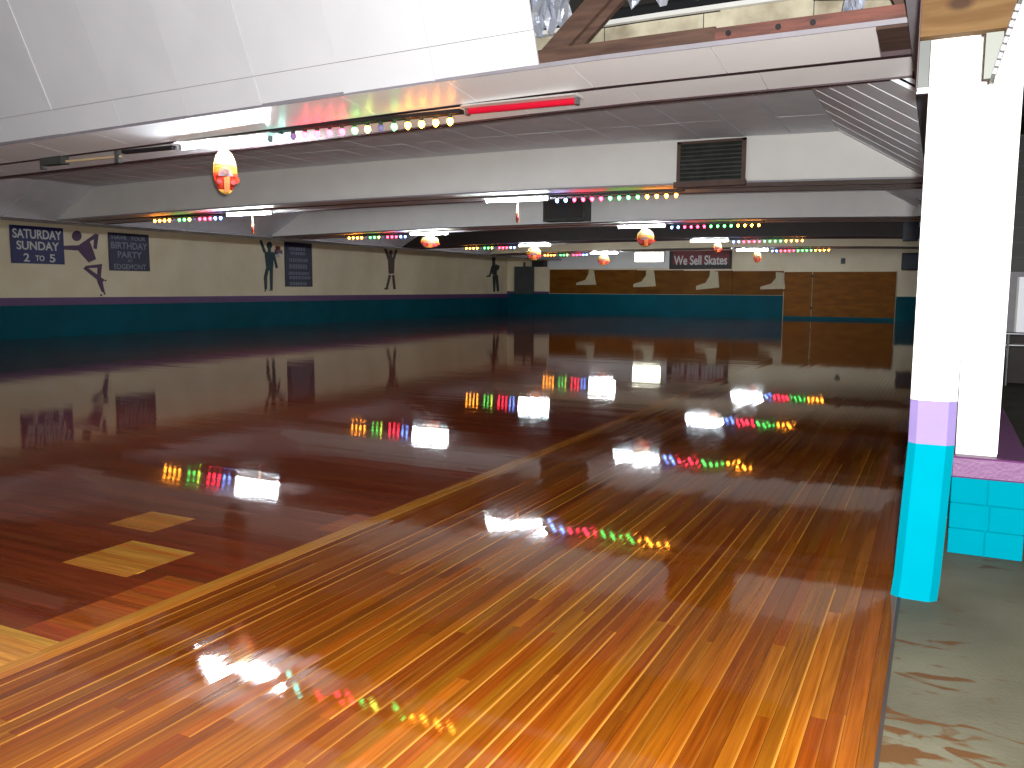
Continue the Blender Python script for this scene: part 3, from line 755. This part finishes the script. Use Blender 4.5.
def wsign(name, label, y0, y1, z0, z1, m, lines, lm):
    s = empty(name); tag(s, label, 'sign')
    MB().box(XP-.005, XP+.03, y0, y1, z0, z1).build('board', m, s)
    for body, cy, cz, ww, hh in lines:
        text(body, s, XP+.033, y0+(y1-y0)*cy, z0+(z1-z0)*cz, (y1-y0)*ww, (z1-z0)*hh, lm, 'L')
    return s
wsign('wall_sign', 'bright navy sign with white opening days and hours', 15.02, 16.62, 2.11, 3.16, NAVY,
      [('SATURDAY', .50, .79, .92, .25), ('SUNDAY', .50, .48, .80, .23), ('2', .27, .16, .11, .22), ('TO', .52, .15, .17, .15), ('5', .76, .16, .11, .22)], LETTER)
wsign('wall_sign', 'navy sign offering birthday parties in faded white letters', 18.14, 19.64, 1.97, 3.14, NAVYD,
      [('HAVE', .25, .88, .36, .10), ('YOUR', .72, .87, .38, .11), ('BIRTHDAY', .50, .67, .90, .18), ('PARTY', .50, .43, .60, .17), ('AT', .50, .27, .12, .07), ('EDGEMONT', .50, .11, .80, .14)], LETTERG)
s3 = empty('wall_sign'); tag(s3, 'tall dark sign with rows of faded illegible lettering', 'sign')
MB().box(XP-.005, XP+.03, 26.07, 27.68, 1.5, 3.25).build('board', NAVYD, s3)
rnd = random.Random(4)
for k, (cz, hh, a, b) in enumerate(((3.0, .14, .15, .75), (2.82, .12, .2, .75), (2.55, .13, .15, .85), (2.3, .18, .15, .8), (2.03, .12, .12, .85), (1.86, .12, .15, .9), (1.62, .13, .15, .75))):
    m_ = MB(); t = a
    while t < b:
        wv = rnd.uniform(.025, .05); y = 26.07+1.61*t
        m_.box(XP+.03, XP+.036, y, y+1.61*wv*.7, cz-hh/2, cz+hh/2); t += wv+.02
    m_.build('lettering', LETTERG, s3)
def cutout(name, label, cat, polys, ells, ox, oy, sc, axis, val, m, thick, group=None, partname='body'):
    root = empty(name); tag(root, label, cat, group)
    v = (thick, 0, 0) if axis == 0 else (0, -thick, 0)
    B = MB()
    for j, p in enumerate(polys):
        e = .0006*j
        B.prism([at(ox+a*sc, oy+b*sc, axis, val) for a, b in p], tuple(q*(1+e/thick) if q else 0 for q in v))
    B.build(partname, m, root)
    for nm, cx, cy, rx, ry in ells:
        MB().prism([at(ox+(cx+rx*math.cos(2*math.pi*i/18))*sc, oy+(cy+ry*math.sin(2*math.pi*i/18))*sc, axis, val) for i in range(18)], v).build(nm, m, root)
    return root
k = 52/555
cutout('skater_cutout', 'purple skater silhouette with bent arms between two navy signs', 'cutout',
       [[(190,215),(300,150),(320,180),(350,260),(382,355),(305,388),(200,270)], [(200,205),(375,82),(408,92),(400,115),(300,175)], [(365,110),(408,95),(388,248),(358,238)], [(35,210),(35,252),(195,262),(215,205)],
        [(250,455),(275,425),(445,405),(440,445),(300,450)], [(250,455),(290,445),(425,540),(400,575)], [(402,420),(445,405),(430,570),(395,560)], [(390,560),(425,540),(470,575),(450,600),(475,715),(445,700),(405,610)]],
       [('head', 177, 105, 50, 56), ('wheel', 484, 582, 9, 9), ('wheel', 437, 738, 9, 9), ('wheel', 474, 722, 9, 9)], 60, 226, k, 0, XW+.001, SILP, .02)
k = 30/360
cutout('skater_cutout', 'dark teal skater silhouette waving one arm beside the tall dark sign', 'cutout',
       [[(155,195),(186,195),(190,250),(150,250)], [(112,240),(225,240),(215,420),(185,470),(135,440)], [(52,105),(75,95),(130,240),(100,245)], [(205,245),(232,255),(272,430),(248,435)], [(130,430),(168,430),(142,540),(140,690),(115,690),(105,540)], [(175,430),(212,430),(208,690),(180,690)]],
       [('head', 170, 160, 32, 44), ('wheel', 122, 704, 9, 9), ('wheel', 178, 700, 8, 8), ('wheel', 200, 698, 8, 8)], 255, 232, k, 0, XW+.001, SILT, .02)
k = .15625
cutout('skater_cutout', 'brown skater silhouette with both arms raised', 'cutout',
       [[(62,194),(75,194),(78,222),(59,222)], [(50,215),(92,215),(88,312),(55,312)], [(25,150),(38,148),(64,214),(48,222)], [(100,150),(112,150),(93,222),(78,214)], [(55,318),(70,322),(48,405),(36,405)], [(76,322),(90,318),(98,405),(85,405)], [(28,402),(50,400),(50,412),(30,414)], [(84,400),(98,400),(100,410),(86,412)]],
       [('head', 68, 180, 12, 20)], 380, 225, k, 0, XW+.001, SILB, .02)
cutout('skater_cutout', 'small dark grey skater silhouette with one arm stretched out', 'cutout',
       [[(719,206),(735,206),(738,240),(716,240)], [(712,238),(750,225),(745,300),(718,292)], [(712,240),(725,250),(706,300),(698,298)], [(706,292),(708,304),(682,308),(680,300)], [(745,228),(766,236),(754,268),(746,250)], [(720,296),(735,298),(738,350),(735,402),(725,402)], [(736,295),(752,293),(758,350),(760,398),(748,400),(742,350)]],
       [('head', 727, 195, 11, 16)], 380, 229, k, 0, XW+.001, SILG, .02)
bt = 'skate boot cut-outs on the brown boards'
for (ox, oy, poly, lab) in (
    (540, 230, [(315,250),(345,260),(360,350),(232,352),(235,338),(290,320),(310,285)], 'cream skate boot cut-out on brown board, nearest the grey door'),
    (540, 230, [(680,252),(730,260),(742,360),(640,365),(597,365),(600,345),(650,330),(680,290)], 'cream skate boot cut-out on brown board below the lit box'),
    (640, 225, [(450,290),(500,298),(507,400),(360,415),(360,390),(420,370),(445,330)], 'cream skate boot cut-out on brown board below the red sign'),
    (640, 225, [(870,302),(920,305),(930,408),(770,412),(772,395),(840,375),(870,340)], 'cream skate boot cut-out on brown board beside the plywood doors')):
    xs = [p[0] for p in poly]; yb_ = max(p[1] for p in poly); x0, x1 = min(xs), max(xs)
    ct = cutout('skate_cutout', lab, 'cutout', [poly], [], ox, oy, .15625, 1, YF-.072, CREAM, .03, bt, 'boot')
    for (a, b, nm) in ((x0+8, x0+34, 'toe_wheel'), (x1-40, x1-8, 'heel_wheel')):
        MB().prism([at(ox+q[0]*.15625, oy+q[1]*.15625, 1, YF-.072) for q in ((a, yb_+3), (b, yb_+1), (b, yb_+14), (a, yb_+16))], (0, -.025, 0)).build(nm, PLYD, ct)
rs = empty('wall_sign'); tag(rs, 'dark red banner about skates on the far wall in white letters', 'sign')
MB().box(-13.2, -9.86, YF-.10, YF-.05, 2.55, 3.52).build('board', REDS, rs)
MB().box(-13.2, -9.86, YF-.104, YF-.10, 2.55, 2.80).build('lower_strip', DARK, rs)
MB().box(-13.2, -13.0, YF-.108, YF-.10, 2.55, 3.52).build('end_strip', DARK, rs); MB().box(-10.0, -9.86, YF-.108, YF-.10, 2.55, 3.52).build('end_strip', DARK, rs)
text('We Sell Skates', rs, -11.52, YF-.112, 3.02, 2.85, .5, LETTER, 'F')
# small fittings on the far wall and a frame outline
cl_ = empty('wall_box'); tag(cl_, 'small dark switch box above the plywood doors', 'switch box')
c0 = at(843, 261, 1, YF-.05); MB().box(c0.x-.1, c0.x+.1, YF-.08, YF, c0.z-.14, c0.z+.14).build('body', GREYD, cl_, bevel=.02); MB().box(c0.x-.03, c0.x+.03, YF-.1, YF-.08, c0.z-.05, c0.z+.05).build('lever', BLACKM, cl_)
ln = empty('wall_lamp'); tag(ln, 'tiny wall lamp beside the waving skater silhouette', 'lamp')
c0 = at(278.5, 252.5, 0, XW+.05)
MB().box(XW, XW+.10, c0.y-.16, c0.y+.16, c0.z-.07, c0.z+.09).build('shade', O_LIL, ln)
MB().lathe([(.05, -.12), (.09, -.06), (.08, 0), (.04, .03)], (XW+.09, c0.y, c0.z-.06), 10).build('globe', PAPER, ln)
MB().box(XW, XW+.12, c0.y-.10, c0.y+.04, c0.z+.09, c0.z+.24).build('bracket', REDS, ln)

# ------------------------------------------------------------------ put each root at the base of its thing
bpy.context.view_layer.update()
for o in list(COL.objects):
    if o.type != 'EMPTY' or o.parent or abs(o.location.x)+abs(o.location.y) > 0: continue
    pts = [c.matrix_world @ Vector(k) for c in o.children_recursive if c.type == 'MESH' for k in c.bound_box]
    lo = Vector([min(p[i] for p in pts) for i in range(3)]); hi = Vector([max(p[i] for p in pts) for i in range(3)])
    base = Vector(((lo.x+hi.x)/2, (lo.y+hi.y)/2, lo.z)); d = base-o.location
    o.location = base
    for c in o.children: c.location = c.location-d
